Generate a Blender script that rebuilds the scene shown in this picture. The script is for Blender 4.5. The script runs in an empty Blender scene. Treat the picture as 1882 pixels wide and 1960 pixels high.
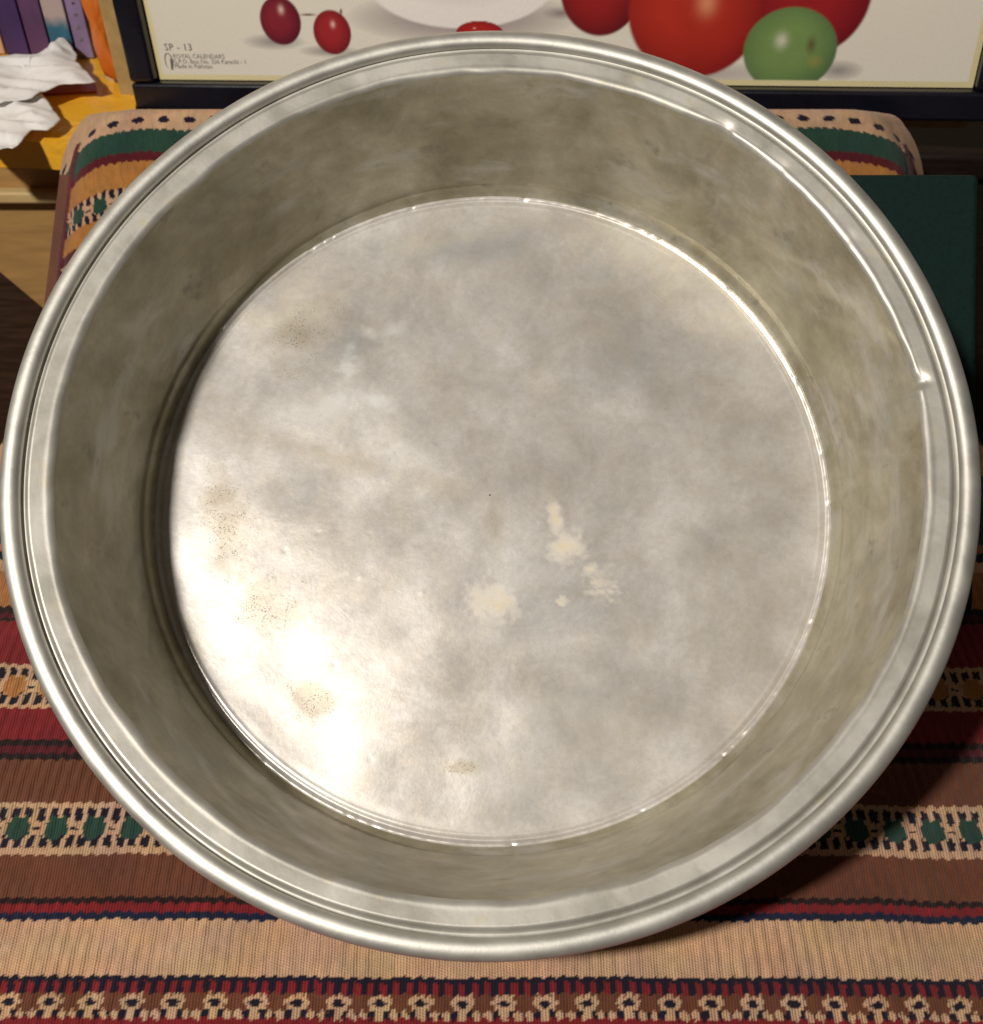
import bpy, math, random
import numpy as np
from mathutils import Vector, Matrix
rnd = random.Random(4); rs = np.random.RandomState(7)

# ------------------------------------------------------------------ camera, world, light
PITCH = math.radians(42); CP, SP = math.cos(PITCH), math.sin(PITCH)
H = 0.4290                      # camera height above the seat
FPX, CX, CY = 2050.0, 941.0, 980.0
scn = bpy.context.scene
cam_d = bpy.data.cameras.new('camera'); cam = bpy.data.objects.new('camera', cam_d)
scn.collection.objects.link(cam); scn.camera = cam
cam.location = (0, 0, H); cam.rotation_euler = (math.pi/2 - PITCH, 0, 0)
cam_d.sensor_fit = 'VERTICAL'; cam_d.sensor_height = 36; cam_d.lens = FPX/1960*36
cam_d.dof.use_dof = True; cam_d.dof.focus_distance = .47; cam_d.dof.aperture_fstop = 20
cam_d.clip_start = 0.02; cam_d.clip_end = 50
w = bpy.data.worlds.new('World'); scn.world = w; w.use_nodes = True
w.node_tree.nodes['Background'].inputs[0].default_value = (1.0, 0.88, 0.74, 1)
w.node_tree.nodes['Background'].inputs[1].default_value = 0.05
lamp_d = bpy.data.lights.new('room_lamp', 'POINT'); lamp = bpy.data.objects.new('room_lamp', lamp_d)
scn.collection.objects.link(lamp); lamp.location = (-0.83, -0.565, 1.51)
lamp_d.energy = 144; lamp_d.color = (1.0, 0.93, 0.84); lamp_d.shadow_soft_size = 0.065
scn.view_settings.view_transform = 'Standard'; scn.view_settings.look = 'None'
scn.view_settings.exposure = 0.0; scn.view_settings.gamma = 1.0

# ------------------------------------------------------------------ helpers
def ray(px, py):
    x, y = (px-CX)/FPX, (py-CY)/FPX
    return Vector((x, -y*SP + CP, -y*CP - SP))         # length 1 along the viewing axis
def at(px, py, Z): return Vector((0, 0, H)) + ray(px, py)*Z
def on_z(px, py, z):
    d = ray(px, py); return Vector((0, 0, H)) + d*((z-H)/d.z)
def on_y(px, py, y):
    d = ray(px, py); return Vector((0, 0, H)) + d*(y/d.y)
def c2w(x, y, z): return Vector((x, -y*SP + z*CP, -y*CP - z*SP))
def vn(x, y, seed=0, n=64):
    r = np.random.RandomState(seed).rand(n, n)
    xi = np.floor(x).astype(int); yi = np.floor(y).astype(int)
    fx = x-xi; fy = y-yi; fx = fx*fx*(3-2*fx); fy = fy*fy*(3-2*fy)
    a = r[xi % n, yi % n]; b = r[(xi+1) % n, yi % n]; c = r[xi % n, (yi+1) % n]; d = r[(xi+1) % n, (yi+1) % n]
    return (a*(1-fx)+b*fx)*(1-fy)+(c*(1-fx)+d*fx)*fy
def fbm(x, y, seed=0, o=4):
    s = 0; a = .5
    for k in range(o): s = s+a*vn(x*2**k+3.1*k, y*2**k+7.7*k, seed+k); a *= .5
    return s/(1-.5**o)
def lin(r, g, b):
    f = lambda c: ((c/255+.055)/1.055)**2.4 if c > 10 else c/255/12.92
    return np.array([f(r), f(g), f(b)])
def link(o, parent=None):
    scn.collection.objects.link(o)
    if parent: o.parent = parent
    return o
def tag(o, label=None, cat=None, group=None, kind=None):
    for k, v in (('label', label), ('category', cat), ('group', group), ('kind', kind)):
        if v: o[k] = v
    return o
def empty(name, loc, label, cat, group=None):
    o = bpy.data.objects.new(name, None); o.location = loc; o.empty_display_size = .02
    link(o); return tag(o, label, cat, group)
def mesh_np(name, V, F, mat, parent=None, smooth=True, cols=None):
    V = np.asarray(V, dtype=np.float32); F = np.asarray(F, dtype=np.int32)
    me = bpy.data.meshes.new(name); k = F.shape[1]
    me.vertices.add(len(V)); me.vertices.foreach_set('co', V.ravel())
    me.loops.add(F.size); me.loops.foreach_set('vertex_index', F.ravel())
    me.polygons.add(len(F)); me.polygons.foreach_set('loop_start', np.arange(0, F.size, k, dtype=np.int32))
    me.update(calc_edges=True); me.validate()
    if smooth: me.polygons.foreach_set('use_smooth', np.ones(len(me.polygons), dtype=bool))
    if cols is not None:
        for nm, c in cols.items():
            at_ = me.color_attributes.new(nm, 'FLOAT_COLOR', 'POINT')
            c4 = np.ones((len(V), 4), dtype=np.float32); c4[:, :3] = c; at_.data.foreach_set('color', c4.ravel())
    if mat: me.materials.append(mat)
    o = bpy.data.objects.new(name, me); return link(o, parent)
def grid_faces(nu, nv, wrap=False):          # index = i*nv + j
    i = np.arange(nu if wrap else nu-1); j = np.arange(nv-1)
    I, J = np.meshgrid(i, j, indexing='ij'); I2 = (I+1) % nu
    return np.stack([I*nv+J, I2*nv+J, I2*nv+J+1, I*nv+J+1], -1).reshape(-1, 4)
def pymesh(name, V, F, mat, parent=None, smooth=False, bevel=0, seg=2):
    me = bpy.data.meshes.new(name); me.from_pydata([tuple(v) for v in V], [], F); me.update()
    if smooth: me.polygons.foreach_set('use_smooth', [True]*len(me.polygons))
    if mat: me.materials.append(mat)
    o = link(bpy.data.objects.new(name, me), parent)
    if bevel:
        b = o.modifiers.new('bevel', 'BEVEL'); b.width = bevel; b.segments = seg; b.limit_method = 'ANGLE'
        me.polygons.foreach_set('use_smooth', [True]*len(me.polygons))
        wn = o.modifiers.new('wn', 'WEIGHTED_NORMAL'); wn.keep_sharp = True
    return o
BF = [(0, 3, 2, 1), (4, 5, 6, 7), (0, 1, 5, 4), (1, 2, 6, 5), (2, 3, 7, 6), (3, 0, 4, 7)]
def box(name, c, ax, ay, az, mat, parent=None, bevel=0.0, seg=2):   # half-axis vectors
    V = [c+sx*ax+sy*ay+sz*az for sz in (-1, 1) for sx, sy in ((-1, -1), (1, -1), (1, 1), (-1, 1))]
    return pymesh(name, V, BF, mat, parent, bevel=bevel, seg=seg)
def abox(name, x0, x1, y0, y1, z0, z1, mat, parent=None, bevel=0.0, seg=2):
    c = Vector(((x0+x1)/2, (y0+y1)/2, (z0+z1)/2))
    if parent: c = c-parent.location
    return box(name, c, Vector(((x1-x0)/2, 0, 0)), Vector((0, (y1-y0)/2, 0)), Vector((0, 0, (z1-z0)/2)), mat, parent, bevel, seg)

class N:
    def __init__(s, name):
        s.m = bpy.data.materials.new(name); s.m.use_nodes = True; s.t = s.m.node_tree
        s.b = s.t.nodes['Principled BSDF']; s.L = s.t.links
    def n(s, t, **k):
        o = s.t.nodes.new(t)
        for a, v in k.items(): setattr(o, a, v)
        return o
    def put(s, sock, v):
        if isinstance(v, bpy.types.NodeSocket): s.L.new(v, sock)
        elif v is not None:
            if hasattr(sock, 'default_value') and hasattr(sock.default_value, '__len__') and len(v) == 3 and len(sock.default_value) == 4: v = (*v, 1)
            sock.default_value = v
    def coord(s, kind='Object', scale=(1, 1, 1)):
        c = s.n('ShaderNodeTexCoord'); m = s.n('ShaderNodeMapping'); s.L.new(c.outputs[kind], m.inputs[0])
        m.inputs['Scale'].default_value = scale; return m.outputs[0]
    def noise(s, co, scale, detail=4, rough=.55, dist=0):
        o = s.n('ShaderNodeTexNoise'); s.put(o.inputs['Vector'], co)
        o.inputs['Scale'].default_value = scale; o.inputs['Detail'].default_value = detail
        o.inputs['Roughness'].default_value = rough; o.inputs['Distortion'].default_value = dist; return o.outputs['Fac']
    def ramp(s, f, a, b, lo=0., hi=1.):
        o = s.n('ShaderNodeMapRange'); s.put(o.inputs[0], f)
        for k, v in zip((1, 2, 3, 4), (a, b, lo, hi)): o.inputs[k].default_value = v
        return o.outputs[0]
    def mix(s, f, a, b, mode='MIX'):
        o = s.n('ShaderNodeMix', data_type='RGBA', blend_type=mode)
        s.put(o.inputs[0], f); s.put(o.inputs[6], a); s.put(o.inputs[7], b); return o.outputs[2]
    def math(s, op, a, b=0.):
        o = s.n('ShaderNodeMath', operation=op); s.put(o.inputs[0], a); s.put(o.inputs[1], b); return o.outputs[0]
    def bump(s, h, strength=.3, dist=.001, prev=None):
        o = s.n('ShaderNodeBump'); s.put(o.inputs['Height'], h); o.inputs['Strength'].default_value = strength
        o.inputs['Distance'].default_value = dist
        if prev: s.put(o.inputs['Normal'], prev)
        return o.outputs[0]
    def attr(s, name):
        o = s.n('ShaderNodeAttribute'); o.attribute_name = name; return o
    def set(s, **k):
        nm = dict(base='Base Color', rough='Roughness', metal='Metallic', normal='Normal', spec='Specular IOR Level', sheen='Sheen Weight', coat='Coat Weight', trans='Transmission Weight', aniso='Anisotropic')
        for a, v in k.items(): s.put(s.b.inputs[nm[a]], v)
        return s.m
def simple(name, col, rough=.6, scale=60, var=.25, bump=.15, dist=.001, spec=.4, stretch=(1, 1, 1)):
    m = N(name); co = m.coord('Object', stretch); f = m.noise(co, scale, 5)
    c1 = [c*(1-var) for c in col]; c2 = [min(1, c*(1+var)) for c in col]
    return m.set(base=m.mix(m.ramp(f, .3, .7), c1, c2), rough=m.ramp(f, .2, .8, rough*.85, min(1, rough*1.15)), spec=spec,
                 normal=m.bump(m.noise(co, scale*6, 4), bump, dist))

# ------------------------------------------------------------------ materials
def kilim_mat():
    m = N('woven_wool'); a = m.attr('col').outputs['Color']
    uv = m.n('ShaderNodeAttribute'); uv.attribute_name = 'weave'
    sep = m.n('ShaderNodeSeparateColor'); m.L.new(uv.outputs['Color'], sep.inputs[0])
    U, V = sep.outputs[0], sep.outputs[1]
    co3 = m.n('ShaderNodeCombineXYZ'); m.put(co3.inputs[0], U); m.put(co3.inputs[1], V)
    wob = m.noise(co3.outputs[0], 90, 2)
    uu = m.math('ADD', U, m.math('MULTIPLY', m.math('SUBTRACT', wob, .5), .0012))
    ribs = m.math('SINE', m.math('MULTIPLY', uu, 2*math.pi/.0012))          # warp ribs
    rows = m.math('SINE', m.math('ADD', m.math('MULTIPLY', V, 2*math.pi/.00115), m.math('MULTIPLY', m.math('FLOOR', m.math('MULTIPLY', uu, 1/.0012)), 2.4)))
    h = m.math('ADD', m.math('MULTIPLY', ribs, .7), m.math('MULTIPLY', rows, .3))
    fine = m.noise(co3.outputs[0], 1400, 3, .7); big = m.noise(co3.outputs[0], 45, 3)
    c = m.mix(1.0, a, m.mix(m.ramp(fine, .25, .75), (.72, .72, .72), (1.25, 1.22, 1.18)), 'MULTIPLY')
    c = m.mix(1.0, c, m.mix(m.ramp(big, .3, .7), (.86, .84, .86), (1.1, 1.1, 1.02)), 'MULTIPLY')
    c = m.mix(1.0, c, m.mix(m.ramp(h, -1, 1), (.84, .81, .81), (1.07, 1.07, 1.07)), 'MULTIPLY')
    hh = m.math('ADD', h, m.math('MULTIPLY', fine, 1.5))
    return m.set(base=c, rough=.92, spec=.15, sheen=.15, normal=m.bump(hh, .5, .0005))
M_KILIM = kilim_mat()

def metal_mat(name, floor=False):
    m = N(name); co = m.coord('Object')
    n1 = m.noise(co, 17, 7, .66, .25); n2 = m.noise(co, 55, 6, .65, .4); n3 = m.noise(co, 380, 4, .7)
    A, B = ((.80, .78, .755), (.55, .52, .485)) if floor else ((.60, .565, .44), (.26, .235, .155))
    c = m.mix(m.ramp(n1, .38, .64), B, A)
    c = m.mix(m.ramp(n2, .42, .7, 0, .45), c, (.50, .45, .30) if not floor else (.60, .53, .42))
    c = m.mix(m.ramp(m.noise(co, 27, 5, .6), .56, .72, 0, .4), c, (.36, .40, .42))
    c = m.mix(m.ramp(n3, .3, .7, 0, .25), c, (.3, .28, .24))
    rough = m.ramp(m.math('ADD', n1, m.math('MULTIPLY', n2, .6)), .5, 1.1, .25, .40)
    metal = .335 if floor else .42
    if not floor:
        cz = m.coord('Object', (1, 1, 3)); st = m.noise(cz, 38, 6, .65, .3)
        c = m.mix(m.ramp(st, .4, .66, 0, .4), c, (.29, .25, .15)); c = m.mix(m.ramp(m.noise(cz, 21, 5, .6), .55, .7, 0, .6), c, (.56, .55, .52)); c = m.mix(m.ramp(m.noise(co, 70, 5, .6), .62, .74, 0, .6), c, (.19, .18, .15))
    # fine scratches: stretched noise in several directions
    sc = None
    for k, (ang, sx) in enumerate(((.55, 2600), (-.8, 2300), (.35, 2900), (-1.15, 2500))):
        t = m.n('ShaderNodeTexCoord'); m0 = m.n('ShaderNodeMapping'); m.L.new(t.outputs['Object'], m0.inputs[0]); m0.inputs['Rotation'].default_value = (0, 0, ang)
        mp = m.n('ShaderNodeMapping'); m.L.new(m0.outputs[0], mp.inputs[0]); mp.inputs['Scale'].default_value = (sx, 34, 34)
        f = m.ramp(m.noise(mp.outputs[0], 1, 2, .5), (.66 if floor else .70), (.72 if floor else .76), 0, 1)
        mask = m.ramp(m.noise(co, 30+9*k, 2), .5, .62)
        f = m.math('MULTIPLY', f, mask); sc = f if sc is None else m.math('MAXIMUM', sc, f)
    nrm = m.bump(n1, .05, .002); nrm = m.bump(n2, .07, .0006, nrm); nrm = m.bump(n3, .15, .0002, nrm)
    if floor:
        grit = m.math('MULTIPLY', m.ramp(m.noise(co, 1200, 3, .65), .55, .63), m.ramp(m.noise(co, 240, 3), .40, .58))
        s = m.attr('stain'); sp = m.n('ShaderNodeSeparateColor'); m.L.new(s.outputs['Color'], sp.inputs[0]); spk = m.math('MULTIPLY', sp.outputs[2], grit)
        g = m.attr('stain2'); gp = m.n('ShaderNodeSeparateColor'); m.L.new(g.outputs['Color'], gp.inputs[0])
        c = m.mix(gp.outputs[0], c, (.36, .31, .23))                 # dull brown veil
        c = m.mix(gp.outputs[2], c, (.86, .78, .60))
        c = m.mix(gp.outputs[1], c, (.32, .36, .40))                 # blue-grey veil
        c = m.mix(m.math('MULTIPLY', sp.outputs[1], m.ramp(n3, .3, .7, .35, .8)), c, (.80, .83, .82))                 # chalky patch
        c = m.mix(m.math('MULTIPLY', sp.outputs[0], .85), c, m.mix(m.ramp(sp.outputs[0], .35, .8), (.84, .78, .66), (.80, .68, .44)))                 # dried cream residue
        c = m.mix(spk, c, (.10, .08, .05))                 # pitting specks
        metal = m.math('SUBTRACT', metal, m.math('MULTIPLY', m.math('MAXIMUM', sp.outputs[0], m.math('MAXIMUM', sp.outputs[1], spk)), .5))
        rough = m.math('ADD', rough, m.math('MULTIPLY', sp.outputs[0], .25))
        rough = m.math('ADD', rough, m.math('MULTIPLY', gp.outputs[0], .12))
        nrm = m.bump(spk, -.5, .0003, nrm)
    if not floor: sc = m.math('MULTIPLY', sc, .12)
    c = m.mix(m.math('MULTIPLY', sc, .28), c, (.85, .83, .8))
    nrm = m.bump(sc, .08, .0001, nrm)
    if not floor:    # lathe-turned streaks round the wall
        pass
    return m.set(base=c, rough=rough, metal=metal, normal=nrm, spec=.5)
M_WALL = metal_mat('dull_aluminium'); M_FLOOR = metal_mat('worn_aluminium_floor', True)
def rim_mat():
    m = N('polished_aluminium'); co = m.coord('Object')
    n1 = m.noise(co, 40, 5, .6, .3); n2 = m.noise(co, 300, 4, .7)
    c = m.mix(m.ramp(n1, .35, .65), (.40, .385, .34), (.52, .505, .465))
    c = m.mix(m.ramp(m.noise(co, 90, 4), .6, .7, 0, .5), c, (.5, .45, .3))
    nrm = m.bump(n1, .12, .0010); nrm = m.bump(n2, .2, .0002, nrm)
    return m.set(base=c, rough=m.ramp(n1, .3, .7, .38, .5), metal=.5, normal=nrm)
M_RIM = rim_mat()
M_BEAD = simple('bright_rolled_edge', (.60, .59, .545), .50, 60, .10, .15, .0004, .5); M_BEAD.node_tree.nodes['Principled BSDF'].inputs['Metallic'].default_value = .8

# ------------------------------------------------------------------ kilim pattern
C = dict(B=lin(118, 68, 46), T=lin(212, 172, 136), K=lin(30, 24, 46), G=lin(40, 78, 66), R=lin(138, 24, 34), M=lin(96, 22, 36),
         E=lin(214, 174, 138), O=lin(190, 128, 56), N=lin(24, 34, 66), D=lin(40, 24, 26), P=lin(190, 120, 100), Y=lin(184, 124, 66), V=lin(92, 60, 110))
MOT_A = ["KKKTTKKKTTKKKTT"]*3+["KKKTTKGGTTGGKTT", "KKKTTGGGGGGGTTT", "TKTTTGGGGGGGTTT", "TTTTGGGGGGGGGTT", "TTTTGGGGGGGGGTT", "KKTTGGGGGGGGGTK", "TTTTGGGGGGGGGTT",
         "TTTTGGGGGGGGGTT", "KTTKTGGGGGGKTTK", "KTTKKKGGGGKTTKK"]+["KTTKKKTTKKKTTKK"]*3
MOT_C = [r.replace('G', 'Y') for r in MOT_A]
MOT_F = ["BBTBTTBTBBBBBBB", "BTTTTTTTBBBBBBB", "TTTKKKTTTBBBBBB", "TTKKKKKTTBBBBBB", "BTTKKKTTBBBBBBB", "BTTTTTTTBBBBBBB", "BKKTTTKKBTBBBTB", "KKKTTTKKTTTKTTT", "KKKTTTKKTTTKTTT", "RKRTTTRKRTTRRTT"]
MOT_H = ["TTTTTTTTTTTTTTT"]*2+["TTTKKKKKTTTTTTT", "TTKKKKKKKTTTTTT", "TTKKKKKKKTTTTTT", "TTTKKKKKTTTTTTT"]+["TTTTTTTTTTTTTTT"]*4
MOT_S = ["KTKTKTKTKTKTKTK"]*3
def to_arr(m): return np.array([[C[ch] for ch in r] for r in m])
MOTS = dict(A=to_arr(MOT_A), C=to_arr(MOT_C), F=to_arr(MOT_F), H=to_arr(MOT_H))
def pattern(u, v, bands, period=.0166, seed=0):
    """bands: (v_near, v_far, key); v grows away from the viewer"""
    col = np.zeros(u.shape+(3,)); col[:] = C['B']
    rib = np.floor(u/.0012)
    jit = (vn(rib*.73+40, v*0+3, seed+5)-.5)*.0007 + (np.abs(((u/.0053) % 1)-.5)-.25)*.0022 + (vn(u*60, v*8, seed+6)-.5)*.0014
    for a, b, key in bands:
        lo, hi = min(a, b), max(a, b)
        vv = v+jit
        msk = (vv >= lo) & (vv < hi)
        if key in ('A', 'C', 'F', 'H'):
            M = MOTS[key]; vm = v+jit*.35; um = u+(vn(u*300, v*300, seed+9)-.5)*.0009
            row = np.clip(((hi-vm)/(hi-lo)*M.shape[0]).astype(int), 0, M.shape[0]-1)
            cl = np.floor(((um/period) % 1)*15).astype(int) % 15
            col[msk] = M[row, cl][msk]
        elif key == 'teeth':
            t = ((u/.0053) % 1) > .5
            fr = (hi-vv)/(hi-lo)
            col[msk] = np.where((t & (fr > .3))[..., None], C['R'], C['K'])[msk]
        else: col[msk] = C[key][None, :]
    yarn = 1+.14*(vn(rib*1.31, v*25, seed+1)-.5)+.22*(vn(u*700, v*260, seed+2)-.5)
    hue = np.stack([1+.12*(vn(u*70, v*120, seed+3)-.5), 1+.05*(vn(u*50, v*80, seed+4)-.5), 1+.2*(vn(u*90, v*90, seed+8)-.5)], -1)
    g_ = col.mean(-1, keepdims=True); col = (col*.9+g_*.1)*.88
    return np.clip(col*yarn[..., None]*hue, 0, 1)

def vy(py): return on_z(0, py, 0).y
ys = [(1960, 1951, 'R'), (1951, 1901.5, 'F'), (1901.5, 1868.7, 'teeth'), (1868.7, 1760.5, 'E'), (1760.5, 1746.3, 'N'), (1746.3, 1729.2, 'R'), (1729.2, 1717.8, 'D'),
      (1717.8, 1635.3, 'B'), (1635.3, 1622, 'T'), (1622, 1546, 'A'), (1546, 1535.7, 'T'), (1535.7, 1453.5, 'B'), (1453.5, 1441.3, 'D'), (1441.3, 1427, 'M'), (1427, 1414.8, 'D'),
      (1414.8, 1353.8, 'R'), (1353.8, 1346, 'T'), (1346, 1278, 'C'), (1278, 1270, 'T'), (1270, 1188, 'R'), (1188, 1182, 'D'), (1182, 1171.8, 'M'), (1171.8, 1159.6, 'D'),
      (1159.6, 1091, 'Y'), (1091, 1072, 'T'), (1072, 1055, 'N'), (1055, 1039, 'P'), (1039, 950, 'G'), (950, 915, 'V'), (915, 904, 'G'), (904, 835, 'T'), (835, 796, 'B'), (796, 780, 'D'), (780, 700, 'T')]
bands_seat = [(vy(a), vy(b), k) for a, b, k in ys]
bands_seat += [(0.0, bands_seat[0][0], 'R')]

# ------------------------------------------------------------------ the chair
chair = empty('upholstered_chair', (0, .36, -.42), 'low chair upholstered in striped red, brown and tan kilim, carrying the metal basin', 'chair')
def ch(V): return V-np.array(chair.location)
XL = .322
uu = np.arange(-XL-.03, XL+.0301, .0008); vv = np.arange(.10, .655, .0008)
U, Vv = np.meshgrid(uu, vv, indexing='ij')
yaw = .0045
Vp = Vv + U*yaw                                             # stripes run a hair off square
Uf = U/(1+.6*(np.clip(Vv, 0, .5)-.2))                    # warp threads fan out a little
colr = pattern(Uf, Vp, bands_seat)
und = (fbm(U*9+5, Vv*9+5, 31, 2)-.5)*.004 + .0004*np.sin(2*np.pi*U/.0053)*(vn(U*40, Vv*40, 3))
und *= np.clip((.62-Vv)/.05, 0, 1)*np.clip(1-np.exp(-((U+.0)**2+(Vv-.2)**2)/.002), .2, 1)
e = np.clip(np.abs(U)-(XL-.02), 0, None)                    # rounded side edges rolling down
zz = und - .0014 - (e/.02)**2*.006 - np.clip(e-.02, 0, None)*2.2
xx = np.sign(U)*np.where(e > .02, XL+(e-.02)*.05, np.abs(U))
f_ = np.clip(.125-Vv, 0, None); zz -= (f_/.025)**2*.03
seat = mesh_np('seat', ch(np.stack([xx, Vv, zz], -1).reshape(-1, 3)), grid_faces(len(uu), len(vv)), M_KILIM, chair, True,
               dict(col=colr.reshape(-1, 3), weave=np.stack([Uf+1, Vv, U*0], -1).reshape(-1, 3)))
M_DARKWOOD = simple('dark_stained_wood', (.045, .022, .012), .45, 30, .4, .2, .001, .4, (1, 8, 8))
abox('seat_frame', -XL+.004, XL-.004, .125, .66, -.085, -.018, M_DARKWOOD, chair, .004)
for sx in (-1, 1):
    for y in (.15, .63): abox('leg', sx*(XL-.03)-.02, sx*(XL-.03)+.02, y-.02, y+.02, -.42, -.087, M_DARKWOOD, chair, .003)

# backrest: s runs up the front face and over the top, q across and round the sides
P0 = np.array([.612, -.012]); P1 = np.array([.684, .148]); Ld = np.linalg.norm(P1-P0); dirv = (P1-P0)/Ld; nb = np.array([dirv[1], -dirv[0]])   # nb points back
def s_at(py):
    d = ray(300, py); a = np.array([[d.y, -dirv[0]], [d.z, -dirv[1]]]); r = np.linalg.solve(a, P0-np.array([0, H])); return float(r[1])
yb = [(640, 528, 'T'), (528, 482, 'N'), (482, 475, 'T'), (475, 452, 'M'), (452, 411, 'O'), (411, 358, 'A'), (358, 308, 'O'), (308, 290, 'M'), (290, 246, 'G'), (246, 214, 'H'), (214, 120, 'T')]
bands_b = [(s_at(a), s_at(b), k) for a, b, k in yb]+[(-.1, s_at(640), 'R'), (s_at(120), 9, 'B')]
Ld = s_at(236); rt = .009
ss = np.arange(0, Ld+rt*math.pi+.14, .0009)
qs = np.concatenate([np.arange(-1.0, 1.0001, .0028)])      # fraction
def cross(q, wd):      # q in -1..1 over total half length wd + side
    side = .045; tot = wd+side; l = np.abs(q)*tot; r = .02
    flat = wd-r; arc = r*1.2
    x = np.where(l < flat, l, flat+r*np.sin(np.clip((l-flat)/r, 0, 1.2)))
    b = np.where(l < flat, 0, r*(1-np.cos(np.clip((l-flat)/r, 0, 1.2))))
    ex = np.clip(l-flat-arc, 0, None)
    x = x+ex*math.cos(.95); b = b+ex*math.sin(.95)
    return np.sign(q)*x, b, l
S, Q = np.meshgrid(ss, qs, indexing='ij')
wd = .317-.046*np.clip(S/Ld, 0, 1.0)
tcr = np.clip((S-(Ld-.03))/(.03+rt*1.2), 0, 1); wd = wd-.026*(1-np.sqrt(np.clip(1-tcr**2, 0, 1)))
X, Bk, Ln = cross(Q, wd)
th = np.clip((S-Ld)/rt, 0, math.pi); past = np.clip(S-Ld-rt*math.pi, 0, None)
along = np.minimum(S, Ld)+rt*np.sin(th)-past; back = rt*(1-np.cos(th))+past*.15
belly = .010*np.sin(np.clip(S/Ld, 0, 1)*math.pi)*np.clip(1-(X/.3)**2, 0, 1)
crn = (fbm(X*14+9, S*14+2, 77, 3)-.5)*.004
back = np.minimum(back, .085)+Bk*np.clip(1-back/.06, 0, 1)-belly+crn
Yb = P0[0]+dirv[0]*along+nb[0]*back; Zb = P0[1]+dirv[1]*along+nb[1]*back
edge = np.clip((np.abs(X)-(wd-.05))/.05, 0, 1.4)
Sp = S + .022*edge**2.4*np.clip(S/Ld+.2, 0, 1)*(1-.55*np.clip(S/Ld, 0, 1)**4) + (vn(X*20, S*3, 12)-.5)*.002
cb = pattern(X+.003, Sp, bands_b, .0166, 40)
# side gusset: brown, with a dark red welt along the seam
sd = Ln-wd
sg = s_at(335); wl = (sd > .008) & (sd < .016) & (S < sg+.02); cb[wl] = C['M']*(.8+.4*vn(S*200, Q*50, 8))[wl][:, None]
gs = (sd >= .016) & (S < sg); cb[gs] = (C['B']*.9)*(.85+.3*vn(S*300, Q*900, 9))[gs][:, None]
bumpw = np.where(wl, .0016, 0); Xw = X+np.sign(X)*bumpw
mesh_np('backrest', ch(np.stack([Xw, Yb, Zb], -1).reshape(-1, 3)), grid_faces(len(ss), len(qs))[:, ::-1], M_KILIM, chair, True,
        dict(col=cb.reshape(-1, 3), weave=np.stack([X+1, S+1, X*0], -1).reshape(-1, 3)))

# ------------------------------------------------------------------ the basin
R = .2
Cc = Vector((-.014*R, -.154*R, 2.21*R)); t_, s_ = .278, -.025
n_c = Vector((math.sin(s_), -math.sin(t_), -math.cos(t_))).normalized()
nW = c2w(*n_c); CW = Vector((0, 0, H))+c2w(*Cc)
uW = Vector((1, 0, 0)); uW = (uW-nW*uW.dot(nW)).normalized(); vW = nW.cross(uW)      # v points up the slope
DF = .409*R; RF = .811*R
THK = .0016
org = CW-nW*(DF+THK)
basin = empty('metal_basin', org, 'large round worn aluminium basin tilted up, with rolled rim and stained flat floor', 'basin')
basin.scale = (1.0095,)*3; basin.rotation_mode = 'QUATERNION'
basin.rotation_quaternion = Matrix((uW, vW, nW)).transposed().to_quaternion()
low = org.z - RF*math.sqrt(1-nW.z**2); print('BASIN lowest base z', low, 'tilt', math.degrees(math.acos(nW.z)))
def floor_xy(px, py):
    d = ray(px, py); o = Vector((0, 0, H)); q = org+nW*THK
    p = o+d*((q-o).dot(nW)/d.dot(nW)); return (p-q).dot(uW), (p-q).dot(vW)
def arc(cx, cz, r, a0, a1, n): return [(cx+r*math.cos(math.radians(a0+(a1-a0)*i/n)), cz+r*math.sin(math.radians(a0+(a1-a0)*i/n))) for i in range(n+1)]
Z0 = DF+THK           # rim plane height in basin coordinates
rb = .0042
bead = arc(R-rb, Z0-rb*.9, rb, -160, 200, 40)
bead = [(r, Z0-rb*.9+(z-Z0+rb*.9)*.72) for r, z in bead][::-1]                                      # inner groove side -> over the top -> outside -> below
def lerp(a, b, n): return [(a[0]+(b[0]-a[0])*i/n, a[1]+(b[1]-a[1])*i/n) for i in range(1, n+1)]
g0 = (R-2*rb+.0004, Z0-rb*1.5)
ledge_out = (.9405*R, Z0-.0032); ledge_in = (.912*R, Z0-.0045)
prof = [(g0[0], Z0-.0050), (g0[0]-.0009, Z0-.0055), (g0[0]-.0017, Z0-.0055), (g0[0]-.0023, Z0-.0050)]+[(ledge_out[0]+.0010, ledge_out[1]-.0009), (ledge_out[0]+.0005, ledge_out[1]-.00025), ledge_out]
prof += lerp(ledge_out, ledge_in, 8)
rc = .0034; ac = arc(ledge_in[0], ledge_in[1]-rc, rc, 90, 172, 9); prof += ac[1:]
wtop = prof[-1]; wbot = (.826*R, THK+.0105)
prof += lerp(wtop, wbot, 46)
prof += [(r, z) for r, z in arc(.826*R-.0085, THK+.0095, .0092, -12, -72, 6)]
prof[-1] = (RF+.0006, THK+.0012)
NA = 900
def lathe(pts, name, mat, dent, close_out=False, cols=None):
    pr = np.array(pts); a = np.linspace(0, 2*np.pi, NA, endpoint=False)
    A, I = np.meshgrid(a, np.arange(len(pr)), indexing='ij')
    r = pr[I, 0]; z = pr[I, 1]; r, z = dent(A, r, z)
    V = np.stack([r*np.cos(A), r*np.sin(A), z], -1).reshape(-1, 3)
    return V, grid_faces(NA, len(pr), True)
def ang_noise(A, f, seed): return vn(np.cos(A)*f+20, np.sin(A)*f+20, seed)-.5
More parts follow.
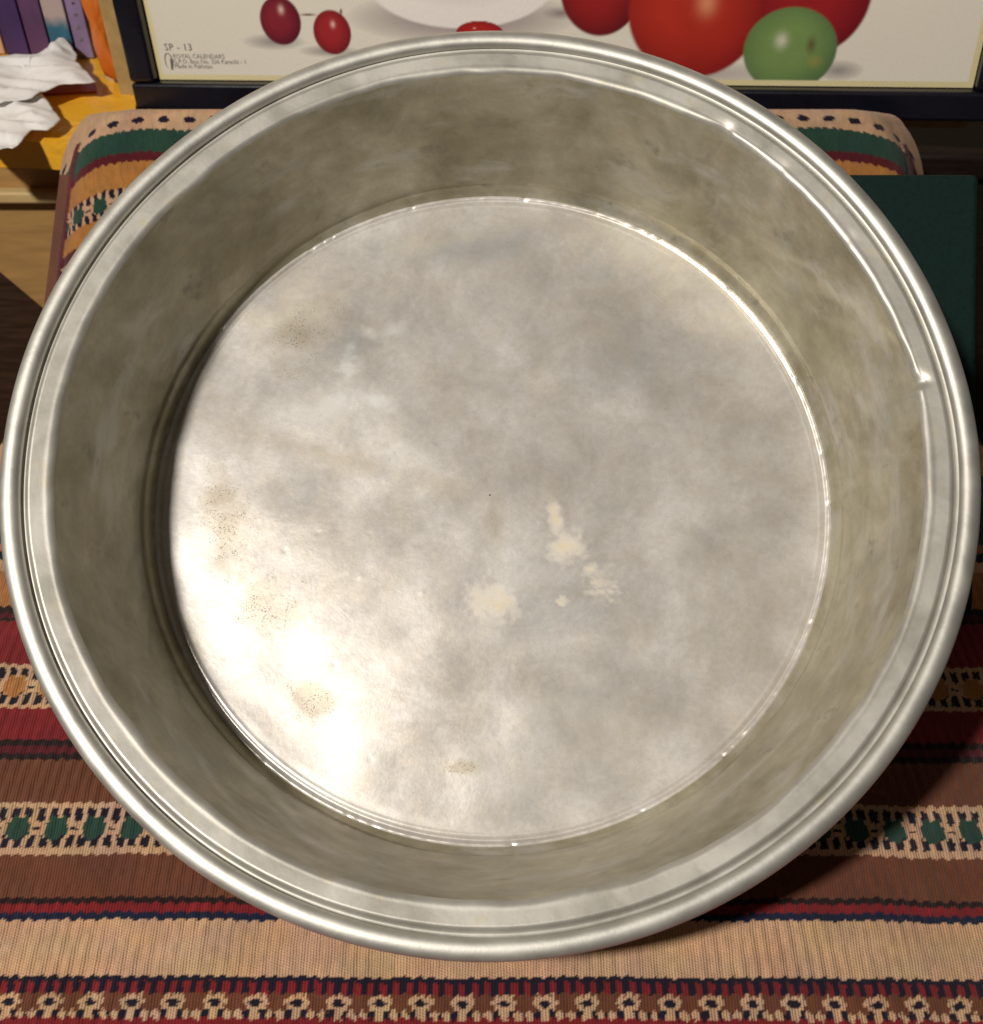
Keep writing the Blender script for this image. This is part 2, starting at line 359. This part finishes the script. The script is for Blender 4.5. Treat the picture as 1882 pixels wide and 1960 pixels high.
DENTS = [(53.5, 2.0, .0012), (44, 2.0, .0006), (7.5, 1.3, .0019), (30, 1.6, .0004), (-60, 3.0, .0003)]   # angle, half width in degrees, depth
def dent_all(A, r, z):
    zr = z/Z0
    out = .0012*ang_noise(A, 1.1, 1)+.0003*ang_noise(A, 4, 2)                 # the whole rim is not quite round
    wallw = np.clip((zr-.08)/.2, 0, 1)*np.clip((.915*R-r)/.003, 0, 1)
    d = wallw*((fbm(np.cos(A)*5+20, np.sin(A)*5+20+z*40, 5, 3)-.5)*.0028+(vn(np.cos(A)*16+20, np.sin(A)*16+20+z*90, 6)-.5)*.0005)
    led = np.clip((r-.885*R)/.003, 0, 1)*np.clip((.955*R-r)/.004, 0, 1)
    d = d+led*.00022*ang_noise(A, 22, 9)
    for dg, hw, dp in DENTS:
        da = (np.degrees(A)-dg+180) % 360-180
        k = np.exp(-(da/hw)**2)
        kk = np.where(da > 0, np.exp(-(da/hw)**2), np.exp(-(da/(hw*.35))**2))
        d = d+dp*kk*np.exp(-((r-.902*R)/.0042)**2)
        z = z-dp*.5*kk*np.exp(-((r-.904*R)/.0034)**2)
    z = z+(.0011*ang_noise(A, 1.3, 11))*np.clip(zr, 0, 1)
    return r+d+out*np.clip(zr, 0, 1), z
V, F = lathe(bead, 'rolled_rim', M_BEAD, dent_all); mesh_np('rolled_rim', V, F[:, ::-1], M_BEAD, basin)
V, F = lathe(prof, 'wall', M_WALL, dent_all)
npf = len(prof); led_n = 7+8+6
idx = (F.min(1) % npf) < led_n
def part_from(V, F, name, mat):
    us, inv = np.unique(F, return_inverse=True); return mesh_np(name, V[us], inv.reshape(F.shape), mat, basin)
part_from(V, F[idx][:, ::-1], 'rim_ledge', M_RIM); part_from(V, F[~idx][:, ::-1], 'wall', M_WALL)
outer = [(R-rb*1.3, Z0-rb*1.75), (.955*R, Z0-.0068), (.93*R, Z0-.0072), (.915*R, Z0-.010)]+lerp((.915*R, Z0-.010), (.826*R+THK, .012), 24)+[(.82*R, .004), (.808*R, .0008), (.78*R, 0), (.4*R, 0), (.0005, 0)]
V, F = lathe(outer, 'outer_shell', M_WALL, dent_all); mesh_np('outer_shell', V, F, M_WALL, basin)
# floor with a raised edge line and concentric step, and its stains
rr = np.concatenate([np.linspace(.0004, RF-.009, 150), np.linspace(RF-.0085, RF+.0008, 22)])
A, RR = np.meshgrid(np.linspace(0, 2*np.pi, NA, endpoint=False), rr, indexing='ij')
x = RR*np.cos(A); y = RR*np.sin(A)
ee = RF-RR
zf = THK+.0005*np.exp(-((ee-.0012)/.0009)**2)*(.75+.5*ang_noise(A, 60, 21))+.00012*np.exp(-((ee-.0052)/.0008)**2) \
    - .0004*np.exp(-((ee-.0030)/.0010)**2) + .0006*np.exp(-(ee/.012)**1.5) + .0013*(RR/RF)**7
zf = zf+(fbm(x*14+8, y*14+8, 22, 3)-.5)*.0022*np.clip(ee/.01, 0, 1)
notch = np.clip((vn(A*58+9, A*0+3, 120)-.80)*9, 0, 1)
zf = zf-notch*.0005*np.exp(-((ee-.0012)/.0009)**2)
for k in range(70):
    a_, r_ = rs.rand()*6.283, .15*math.sqrt(rs.rand()); q_ = np.exp(-((x-r_*math.cos(a_))**2+(y-r_*math.sin(a_))**2)/(.0007+.0006*rs.rand())**2)
    zf = zf+(rs.rand()-.6)*.00016*q_
def blob(px, py, ax, ay, rot=0, hard=3., seed=50, fr=180, amp=.7):
    fr *= 1.35
    cx, cy = floor_xy(px, py); k = R/820*1.02
    dx, dy = x-cx, y-cy; c, s = math.cos(rot), math.sin(rot)
    d = np.sqrt(((dx*c+dy*s)/(ax*k))**2+((-dx*s+dy*c)/(ay*k))**2)
    n = (fbm(x*fr+31, y*fr+17, seed, 4)-.5)*2*amp
    return np.clip((1-d+n)*hard, 0, 1)
cream = np.maximum.reduce([blob(942, 1148, 58, 40, -.3, 1.1, 51, 260, .6), blob(1062, 990, 17, 52, .15, 1.2, 52, 220, .4), blob(1085, 1045, 42, 40, -.5, 1.1, 53, 260, .6),
                           blob(1130, 1085, 20, 15, 0, 1, 54, 300), blob(1150, 1118, 34, 38, 0, .6, 55, 340, 1.1), blob(1075, 1150, 18, 10, 0, 1., 56, 400, 1.1)])*.75
chalk = np.maximum.reduce([blob(640, 775, 60, 56, 0, .8, 57, 190, .8), blob(668, 700, 28, 50, -.3, .8, 58, 190, .9), blob(720, 770, 40, 30, 0, .9, 59, 190, .9),
                           blob(1130, 1370, 110, 80, .2, .3, 60, 60, .9), blob(740, 640, 60, 26, 0, .6, 61, 120, .9)])*.8
spz = np.maximum.reduce([blob(585, 640, 95, 90, 0, 1, 62, 60), blob(430, 1040, 60, 150, .2, 1, 63, 60), blob(520, 1150, 90, 80, 0, 1, 64, 60), blob(600, 1320, 70, 50, -.6, 1.3, 65, 60), blob(880, 1465, 40, 12, 0, 1.4, 66, 60),
                         blob(420, 960, 40, 50, 0, 1.3, 67, 60)])
sp_n = vn(x*1900, y*1900, 70)*vn(x*900+9, y*900+3, 71)
speck = spz*.9 + .12
veil = np.clip(spz*.8*(.6+.8*fbm(x*80, y*80, 73)), 0, .75)
veil = np.maximum(veil, .6*np.maximum.reduce([blob(690, 885, 330, 30, -.28, .9, 74, 30, .8), blob(950, 1010, 36, 110, 0, .8, 75, 50), blob(1450, 1250, 120, 240, 0, .5, 76, 40), blob(480, 830, 120, 50, -.3, .8, 85, 40)]))
blue = .45*np.maximum.reduce([blob(880, 480, 230, 50, 0, .8, 77, 40), blob(1220, 690, 150, 80, .4, .6, 78, 40), blob(690, 660, 80, 50, 0, .8, 79, 60), blob(1050, 1150, 200, 120, 0, .4, 80, 40)])
yel = .5*np.maximum.reduce([blob(1250, 500, 260, 70, -.5, .8, 86, 50, .8), blob(830, 470, 180, 30, .1, .8, 87, 60), blob(1400, 620, 90, 60, 0, .7, 88, 60), blob(600, 1300, 70, 40, -.5, 1, 89, 70), blob(560, 600, 120, 60, .4, .8, 92, 70)])
mesh_np('floor', np.stack([x, y, zf], -1).reshape(-1, 3), grid_faces(NA, len(rr), True), M_FLOOR, basin, True,
        dict(stain=np.stack([cream, chalk, np.clip(speck, 0, 1)], -1).reshape(-1, 3), stain2=np.stack([veil, blue, yel], -1).reshape(-1, 3)))

# ------------------------------------------------------------------ dark green box behind the basin
M_GREEN = simple('dark_green_cloth', (.004, .018, .016), .75, 400, .25, .4, .0004, .2)
gd = Vector((0, math.cos(math.radians(50)), math.sin(math.radians(50)))); gn = Vector((0, gd.z, -gd.y)); gT = Vector((.08, .542, .183))
gc = gT-gd*.118+gn*.014
gb = box('green_box', gc*0, Vector((.180, 0, 0)), gd*.118, gn*.0138, M_GREEN, None, .005, 4); gb.location = gc
tag(gb, 'flat dark green cloth covered box leaning behind the right side of the basin', 'box')

# ------------------------------------------------------------------ framed fruit picture
rv = Vector((1, .0723, -.1547)).normalized(); dn = Vector((124, 2671, 2050)).normalized()
rW = c2w(*rv).normalized(); upW = -c2w(*dn).normalized(); upW = (upW-rW*upW.dot(rW)).normalized(); nP = rW.cross(upW)   # nP towards the viewer
if nP.dot(Vector((0, 0, H))-at(900, 100, .85)) < 0: nP = -nP
BL = at(306, 152, .87)
def pic_uv(px, py):
    d = ray(px, py); o = Vector((0, 0, H)); p = o+d*((BL-o).dot(nP)/d.dot(nP)); return (p-BL).dot(rW), (p-BL).dot(upW)
PW = pic_uv(1862, 168)[0]; PH = .44
print('picture width', PW, pic_uv(1862, 168), pic_uv(275, 0))
pic = empty('framed_picture', BL, 'black framed glossy print of red fruit, grapes and a green apple leaning behind the chair', 'picture')
pic.rotation_mode = 'QUATERNION'; pic.rotation_quaternion = Matrix((rW, upW, nP)).transposed().to_quaternion()
m = N('glossy_print'); pa = m.attr('col').outputs['Color']; co = m.coord()
M_PRINT = m.set(base=m.mix(1.0, pa, m.mix(m.noise(co, 500, 2), (1., 1., 1.), (1.16, 1.16, 1.16)), 'MULTIPLY'), rough=.42, spec=.4)
gu = np.arange(0, PW+.0005, .0009); gu = gu*PW/gu[-1]; gv = np.concatenate([np.arange(0, .085, .0009), np.linspace(.087, PH, 110)])
GU, GV = np.meshgrid(gu, gv, indexing='ij')
pc = np.zeros(GU.shape+(3,)); pc[:] = lin(226, 220, 206)
pc *= (1+.10*(fbm(GU*7, GV*7, 90, 2)-.5))[..., None]
pc[...] *= np.where((GU < .2)[..., None], 1-.06*(1-GU/.2)[..., None], 1)
def over(mask, c):
    global pc
    c = np.asarray(c); pc = pc*(1-mask[..., None])+c*mask[..., None]
def ell(px, py, rx, ry, soft=.06, rot=0):
    cu, cv = pic_uv(px, py); k = (pic_uv(px+50, py)[0]-cu)/50
    kv = (cv-pic_uv(px, py+50)[1])/50
    dx, dy = (GU-cu)/(rx*k), (GV-cv)/(ry*kv); c, s = math.cos(rot), math.sin(rot)
    dx, dy = dx*c+dy*s, -dx*s+dy*c; d = np.sqrt(dx**2+dy**2)
    return np.clip((1-d)/soft, 0, 1), dx, dy, d
def shade(px, py, rx, ry, c0, c1, hl=(-.2, .35), hr=.14, hc=lin(240, 200, 190), rot=0, seed=0):
    mk, dx, dy, d = ell(px, py, rx, ry, .05, rot)
    tt = np.clip(1.15-d**2*.9-dx*.15+dy*.15, 0, 1)[..., None]
    c = np.asarray(c1)*(1-tt)+np.asarray(c0)*tt
    c = c*(1+.25*(fbm(GU*40, GV*40, 91+seed)-.5))[..., None]
    h = np.exp(-(((dx-hl[0])/hr)**2+((dy-hl[1])/(hr*1.3))**2))[..., None]*.8
    over(mk, np.clip(c*(1-h)+hc*h, 0, 1))
def shadow(px, py, rx, ry, a, c=lin(96, 84, 96)): 
    mk, dx, dy, d = ell(px, py, rx, ry); over(np.clip(1-d, 0, 1)**.7*a, c)
# white dish
shadow(880, 34, 225, 52, 1.0, lin(130, 108, 118)); mk, *_ = ell(880, -38, 188, 96, .05); over(mk, lin(238, 232, 226)); mk, *_ = ell(880, -52, 150, 70, .3); over(mk*.35, lin(206, 196, 196)); mk, *_ = ell(1075, 25, 40, 14, .9, .5); over(mk*.7, lin(110, 80, 90))
shade(918, 62, 46, 22, lin(176, 36, 30), lin(120, 20, 24), hr=.05)
shadow(525, 80, 62, 16, .7); shadow(630, 98, 60, 12, .7)
mk, *_ = ell(590, 28, 22, 2.2, .5); over(mk, lin(120, 100, 80))
shade(537, 40, 40, 47, lin(128, 34, 46), lin(70, 14, 34), (.1, .45), .13, seed=1)
shade(636, 62, 37, 43, lin(156, 38, 42), lin(96, 18, 32), (.08, .35), .11, seed=2)
mk, *_ = ell(653, 22, 3, 7, .5); over(mk, lin(90, 50, 40))
shadow(1330, 140, 200, 22, .5)
shade(1560, -10, 112, 122, lin(150, 28, 34), lin(104, 14, 26), (-2, 0), seed=3)
shade(1150, -20, 80, 92, lin(150, 30, 30), lin(84, 12, 24), (-2, 0), seed=4)
shade(1332, 22, 134, 132, lin(178, 46, 32), lin(120, 20, 24), (.15, .12), .14, lin(226, 150, 110), seed=5)
shadow(1605, 135, 50, 20, .7)
shade(1512, 96, 92, 82, lin(120, 148, 86), lin(74, 102, 64), (-.2, .22), .13, lin(215, 215, 190), seed=6)
mk, *_ = ell(1553, 86, 13, 22, .95, .2); over(mk*.75, lin(88, 60, 44)); mk, *_ = ell(1560, 118, 22, 16, .9); over(mk*.4, lin(170, 150, 70))
# generic fruit heap and dish above the frame of the view
for i in range(9):
    cx_, cy_ = .06+.062*i, .17+.03*(i % 3); d = np.sqrt((GU-cx_)**2+(GV-cy_)**2)/.038
    over(np.clip((1-d)/.08, 0, 1), lin(150, 40, 36)*(1-.3*np.clip(d, 0, 1)[..., None]))
bd = np.minimum.reduce([GU, GV, PW-GU, PH-GV]); bw = .0042
over(np.clip((bw-bd)/.0006, 0, 1), lin(216, 204, 158))
mesh_np('print', np.stack([GU, GV, GU*0], -1).reshape(-1, 3), grid_faces(len(gu), len(gv)), M_PRINT, pic, True, dict(col=pc.reshape(-1, 3)))
M_INK = simple('printing_ink', (.16, .15, .14), .6, 100, .1, 0)
def text(body, px, py, size, mat, name='lettering', mx=1.0):
    cu = bpy.data.curves.new('txt', 'FONT'); cu.body = body; cu.size = size; cu.resolution_u = 2; cu.space_character = mx
    o = bpy.data.objects.new('txt', cu); scn.collection.objects.link(o)
    me = bpy.data.meshes.new_from_object(o.evaluated_get(bpy.context.evaluated_depsgraph_get())); bpy.data.objects.remove(o)
    me.materials.clear(); me.materials.append(mat); me.name = name
    q = link(bpy.data.objects.new(name, me), pic); u, v = pic_uv(px, py); q.location = (u, v, .0004); return q
text('SP - 13', 316, 96, .0075, M_INK, mx=1.1)
M_INK2 = simple('faded_ink', (.30, .29, .27), .6, 100, .1, 0)
text('ROYAL CALENDARS', 332, 111, .0048, M_INK2); text('G.P.O. Box No. 326 Karachi - 1', 332, 121, .0048, M_INK2); text('Made in Pakistan', 335, 130, .0048, M_INK2)
# small trade mark: an upright loop with a dark stroke
u0, v0 = pic_uv(324, 118); pts = [(u0+.0028*math.cos(a), v0+.0062*math.sin(a)) for a in np.linspace(-1.1, 4.2, 22)]
V = []; F = []
for k, (a, b) in enumerate(pts):
    V += [(a*1-0, b, .0004), (a+.0006*math.copysign(1, a-u0+1e-6), b+.0005, .0004)]
    if k: F.append((2*k-2, 2*k-1, 2*k+1, 2*k))
b0 = len(V); V += [(u0+.0006, v0-.006, .0004), (u0+.0022, v0-.006, .0004), (u0+.0026, v0+.002, .0004), (u0+.0014, v0+.003, .0004)]; F.append((b0, b0+1, b0+2, b0+3))
pymesh('trade_mark', V, F, M_INK, pic)
M_FRAME = simple('black_lacquer', (.006, .006, .012), .28, 60, .2, .05, .001, .5)
fw = .0215
def bar(name, u0, u1, v0, v1): return box(name, Vector(((u0+u1)/2, (v0+v1)/2, .001)), Vector(((u1-u0)/2, 0, 0)), Vector((0, (v1-v0)/2, 0)), Vector((0, 0, .009)), M_FRAME, pic, .003, 3)
bar('frame_rail', -fw, PW+fw, -fw, -.0006); bar('frame_rail', -fw, PW+fw, PH+.0006, PH+fw); bar('frame_rail', -fw, -.0006, -.0001, PH); bar('frame_rail', PW+.0006, PW+fw, -.0001, PH)
box('backing_board', Vector((PW/2, PH/2, -.0045)), Vector((PW/2, 0, 0)), Vector((0, PH/2, 0)), Vector((0, 0, .002)), M_FRAME, pic)
# tan board behind the picture
M_CARD = simple('tan_hardboard', (.36, .24, .09), .75, 90, .15, .2, .0006)
cb_ = box('hardboard_sheet', Vector((PW/2-.02, PH/2-.012, -.018)), Vector((PW/2+.026, 0, 0)), Vector((0, PH/2+.022, 0)), Vector((0, 0, .003)), M_CARD, None, .001)
cb_.matrix_world = Matrix.Translation(BL) @ Matrix((rW, upW, nP)).transposed().to_4x4()
tag(cb_, 'tan hardboard sheet standing behind the black picture frame, its edge showing at the left', 'board')

# ------------------------------------------------------------------ cabinet, shelf things at the left
ZS = .066
M_TAN = simple('pale_wood', (.42, .24, .085), .55, 25, .14, .12, .0008, .35, (1, 6, 6))
M_TAN2 = simple('light_wood_rail', (.55, .40, .18), .5, 25, .14, .12, .0008, .35, (1, 6, 6))
cab = empty('wooden_cabinet', (-.38, 1.0, -.42), 'pale tan wooden cabinet with a lighter rail, left behind the chair', 'cabinet')
abox('top', -.95, -.02, .868, 1.25, ZS-.016, ZS, M_DARKWOOD, cab, .002)
def prism(name, pts, y0, y1, mat, parent, bevel=0):
    n = len(pts); L = parent.location; V = [(x-L.x, y0-L.y, z-L.z) for x, z in pts]+[(x-L.x, y1-L.y, z-L.z) for x, z in pts]
    F = [tuple(range(n)), tuple(range(2*n-1, n-1, -1))]+[(i, i+n, (i+1) % n+n, (i+1) % n) for i in range(n)]
    return pymesh(name, V, F, mat, parent, bevel=bevel)
q1, q2 = on_y(0, 520, .875), on_y(110, 612, .875)
sl = (q2.z-q1.z)/(q2.x-q1.x)
prism('front_panel', [(-.95, ZS-.016), (-.95, q1.z-sl*.06), (q1.x-.06, q1.z-sl*.06), (q2.x+.12, q2.z+.12*sl), (q2.x+.12, ZS-.016)], .875, .89, M_TAN, cab)
zr0, zr1 = on_y(50, 392, .862).z, on_y(50, 369, .862).z
abox('rail', -.95, -.25, .862, .8745, zr0, zr1, M_TAN2, cab, .003, 3)
abox('shade_panel', -.95, -.02, .905, .92, -.42, ZS-.017, M_DARKWOOD, cab)  # added panel, its dark wood stands in for the shade under the cabinet
abox('back_panel', -.95, -.02, 1.235, 1.25, -.40, ZS-.017, M_DARKWOOD, cab)
for x_ in (-.92, -.05): abox('foot', x_-.02, x_+.02, 1.0, 1.04, -.42, ZS-.017, M_DARKWOOD, cab)
# orange plastic folder lying on the cabinet
m = N('orange_plastic'); co = m.coord(); nn = m.noise(co, 22, 4, .6, .8)
M_OR = m.set(base=m.mix(nn, (.86, .42, .02), (.92, .50, .04)), rough=.3, spec=.5, normal=m.bump(nn, .6, .006))
TOP = ZS+.022
q = [on_z(-60, 268, TOP), on_z(70, 272, TOP), on_z(235, 285, TOP), on_z(259, 214, TOP), on_z(262, 172, TOP), on_z(240, 60, TOP), on_z(-120, 40, TOP)]
folder = empty('orange_folder', (q[1].x, q[1].y+.06, ZS), 'shiny orange yellow plastic folder lying flat on the cabinet under the books', 'folder')
n = len(q); Vt = [Vector((p.x, p.y, TOP))-folder.location for p in q]; Vb = [Vector((p.x, p.y, ZS+.0005))-folder.location for p in q]
pymesh('cover', Vt+Vb, [tuple(range(n))[::-1]]+[tuple(range(n, 2*n))]+[(i, (i+1) % n, (i+1) % n+n, i+n) for i in range(n)], M_OR, folder)
M_REDP = simple('red_orange_lining', (.38, .06, .015), .35, 80, .2, .2)
pl = on_z(118, 172, TOP+.001); bx_ = box('inner_flap', Vector((pl.x, pl.y, TOP+.0012))-folder.location, Vector((.028, .004, 0)), Vector((-.003, .009, 0)), Vector((0, 0, .0010)), M_REDP, folder)
# books: spines face the viewer, standing on the folder
def book(px0, px1, py, col, label, h=.21, d=.15, col2=None):
    a, b = on_z(px0, py, TOP+.0006), on_z(px1, py, TOP+.0006); x0, x1 = a.x+.0006, b.x-.0006; y0 = a.y
    t = empty('book', ((x0+x1)/2, y0+d/2, TOP+.0006), label, 'book', 'books standing on the orange folder')
    m = N('book_cover'); co = m.coord(); nz = m.noise(co, 26, 3)
    if col2 is not None:
        sx = m.n('ShaderNodeSeparateXYZ'); m.L.new(co, sx.inputs[0])
        f = m.ramp(m.math('ADD', sx.outputs[2], m.math('MULTIPLY', m.math('SUBTRACT', nz, .5), .03)), .024, .034)
        c = m.mix(f, tuple(col), tuple(col2))
    else: c = m.mix(m.ramp(nz, .3, .7), [v*.75 for v in col], [v*1.25 for v in col])
    mt = m.set(base=c, rough=.45, spec=.4, normal=m.bump(m.noise(co, 500, 3), .15, .0004))
    hw = (x1-x0)/2
    L = t.location
    abox('spine', x0, x1, y0, y0+.003, L.z, L.z+h, mt, t, .0012, 3)
    abox('board', x0, x0+.0022, y0+.0032, y0+d, L.z, L.z+h, mt, t)
    abox('board', x1-.0022, x1, y0+.0032, y0+d, L.z, L.z+h, mt, t)
    abox('page_block', x0+.0024, x1-.0024, y0+.0034, y0+d-.004, L.z+.003, L.z+h-.003, M_PAPER, t)
    return t, x0, x1, y0
M_PAPER = simple('page_paper', (.62, .55, .40), .9, 60, .1, .3, .0004, .3, (60, 1, 1))
book(-32, 12, 104, tuple(lin(190, 150, 120)), 'pale pinkish tan book at the left edge of the row of books')
book(13, 59, 106, lin(66, 48, 96), 'dark violet blue book, second from the left in the row')
book(60, 102, 108, lin(92, 62, 98), 'plum purple book between the dark violet and the blue and white one')
book(103, 147, 110, lin(52, 104, 128), 'book with pale grey spine turning teal blue at the bottom', col2=lin(178, 160, 158))
lb, lx0, lx1, ly0 = book(149, 182, 112, lin(136, 116, 152), 'lavender book with small dark marks down its spine, at the right end of the row')
V = []; F = []
for k in range(9):
    zc = .016+.0105*k; xc = (lx0+lx1)/2-lb.location.x+rnd.uniform(-.001, .001)
    for j in range(2):
        b0 = len(V); w_, h_ = rnd.uniform(.0006, .0016), rnd.uniform(.0004, .0014); ox, oz = rnd.uniform(-.0012, .0012), rnd.uniform(-.001, .001)
        yy = ly0-lb.location.y-.0004
        V += [(xc+ox-w_, yy, zc+oz-h_), (xc+ox+w_, yy, zc+oz-h_*.6), (xc+ox+w_*.8, yy, zc+oz+h_), (xc+ox-w_*.7, yy, zc+oz+h_*.8)]; F.append((b0, b0+1, b0+2, b0+3))
pymesh('spine_marks', V, F, M_INK, lb)
# orange packet
m = N('orange_packet_film'); co = m.coord(); nn = m.noise(co, 45, 4, .6, .6)
M_PK = m.set(base=m.mix(nn, (.50, .10, .01), (.72, .21, .03)), rough=.32, spec=.5, normal=m.bump(nn, .5, .003))
M_PW = simple('white_film', (.66, .52, .38), .4, 60, .12, .2)
pb = on_z(218, 160, TOP+.0004)
pk = empty('orange_packet', pb, 'tall orange plastic packet with a pale sealed bottom, leaning between books and picture', 'packet')
def slab(name, outl, y0, th, dome, mat, seed):
    pts = [on_y(px, py, y0)-pb for px, py in outl]; P = []
    for i in range(len(pts)):
        a, b = pts[i], pts[(i+1) % len(pts)]; k = max(2, int((b-a).length/.003))
        for j in range(k): P.append(a.lerp(b, j/k))
    n = len(P); c = sum(P, Vector())/n; nr = 18; V = []
    for side in (-1, 1):
        for i in range(nr):
            f = (i+.4)/(nr-.6)
            for p in P:
                v = c.lerp(p, f); cr = (float(fbm(np.array(v.x*90+30), np.array(v.z*50+30), seed, 3))-.5)*.007*(1-f**4)
                V.append(Vector((v.x, v.y+side*(th/2+dome*math.sqrt(max(0, 1-f*f)))+(cr if side < 0 else 0), v.z)))
    F = []
    for sd in (0, 1):
        o = sd*nr*n
        for i in range(nr-1):
            for j in range(n):
                q4 = (o+i*n+j, o+i*n+(j+1) % n, o+(i+1)*n+(j+1) % n, o+(i+1)*n+j); F.append(q4 if sd == 0 else q4[::-1])
        F.append(tuple(range(o, o+n)) if sd else tuple(range(o, o+n))[::-1])
    e0, e1 = (nr-1)*n, (2*nr-1)*n
    F += [(e0+j, e0+(j+1) % n, e1+(j+1) % n, e1+j) for j in range(n)]
    return pymesh(name, V, F, mat, pk, smooth=True)
yk = pb.y-.004
slab('pouch', [(140, -60), (156, 0), (172, 39), (181, 87), (194, 125), (202, 143), (216, 150), (239, 152), (237, 125), (234, 109), (219, 62), (203, 0), (190, -60)], yk, .003, .007, M_PK, 44)
slab('bottom_seal', [(196, 128), (202, 149), (212, 157), (227, 161), (252, 161), (250, 150), (242, 122), (232, 96), (228, 90), (222, 120)], yk+.011, .0012, .001, M_PW, 45)

# tissues
m = N('white_tissue'); co = m.coord(); nn = m.noise(co, 60, 4)
M_TIS = m.set(base=m.mix(nn, (.78, .76, .74), (.86, .85, .83)), rough=.95, spec=.1, normal=m.bump(m.noise(co, 260, 4), .35, .0008))
def tissue(outline, zb, label, seed):
    pts = [on_z(px, py, zb) for px, py in outline]
    P = []
    for i in range(len(pts)):
        a, b = pts[i], pts[(i+1) % len(pts)]; k = max(2, int((b-a).length/.004))
        for j in range(k): P.append(a.lerp(b, j/k))
    c = sum(P, Vector())/len(P); nr = 26; n = len(P)
    t = bpy.data.objects.new('tissue', None)
    V = []
    for i in range(nr):
        f = (i+.3)/(nr-.7)
        for k, p in enumerate(P):
            v = c.lerp(p, f)-c; V.append([v.x, v.y, v.z])
    V = np.array(V); xx, yy = V[:, 0], V[:, 1]
    ridg = 1-np.abs(fbm(xx*16+yy*9+9, yy*46+9, seed, 2)*2-1); r2 = 1-np.abs(vn(xx*90-yy*60+30, yy*40+30, seed+4)*2-1)
    fr = np.repeat((np.arange(nr)+.3)/(nr-.7), n)
    V[:, 2] += (.013*(ridg-.55)+.002*r2)*(1-.75*fr**5); V[:, :2] *= (1+.03*(vn(xx*400+9, yy*400+9, seed+7)-.5)*(fr > .9))[:, None]
    F = [(i*n+j, i*n+(j+1) % n, (i+1)*n+(j+1) % n, (i+1)*n+j) for i in range(nr-1) for j in range(n)]+[tuple(range(n))[::-1]]
    o = pymesh('tissue', [tuple(v) for v in V], F, M_TIS, None, smooth=True); o.location = c
    md = o.modifiers.new('s', 'SOLIDIFY'); md.thickness = .0006
    return tag(o, label, 'tissue', 'crumpled tissues on the orange folder')
tissue([(-60, 115), (0, 108), (30, 103), (70, 103), (90, 94), (112, 88), (124, 73), (136, 88), (148, 105), (146, 118), (165, 138), (184, 157), (160, 163), (125, 163), (95, 172), (60, 188), (0, 200), (-60, 205)],
       TOP+.016, 'crumpled white tissue with a pointed corner, the upper one, nearest the books', 11)
tissue([(-60, 198), (0, 196), (40, 188), (80, 182), (98, 204), (117, 231), (104, 246), (91, 252), (62, 252), (48, 266), (34, 278), (24, 287), (16, 284), (0, 290), (-60, 300)],
       TOP+.009, 'torn white tissue hanging over the front edge of the orange folder, the lower one', 23)

# added chest at the right, shade put into its dark colour; room's floor and wall
M_SHADE_CHEST = simple('shade_dark_wood', (.012, .006, .004), .5, 30, .4, .2, .001, .4, (1, 8, 8))
chest = empty('shade_dark_chest', (.42, 1.0, -.42), 'added wooden chest under the right side of the black frame, shade put into its dark brown', 'chest')
abox('chest_body', .0, .95, .80, 1.25, -.42, .060, M_SHADE_CHEST, chest, .004)
abox('lid', -.006, .956, .792, 1.256, .061, .084, M_SHADE_CHEST, chest, .005, 3)
M_FL = simple('dark_rug', (.10, .06, .045), .9, 12, .5, .4, .003)
fl = pymesh('floor', [(-3, -2, -.42), (3, -2, -.42), (3, 3, -.42), (-3, 3, -.42)], [(0, 1, 2, 3)], M_FL); tag(fl, kind='structure')
M_WL = simple('dim_wall_paint', (.35, .28, .19), .8, 8, .08, .2, .002)
wl_ = abox('wall', -3, 3, 1.40, 1.45, -.42, 2.2, M_WL); tag(wl_, kind='structure')
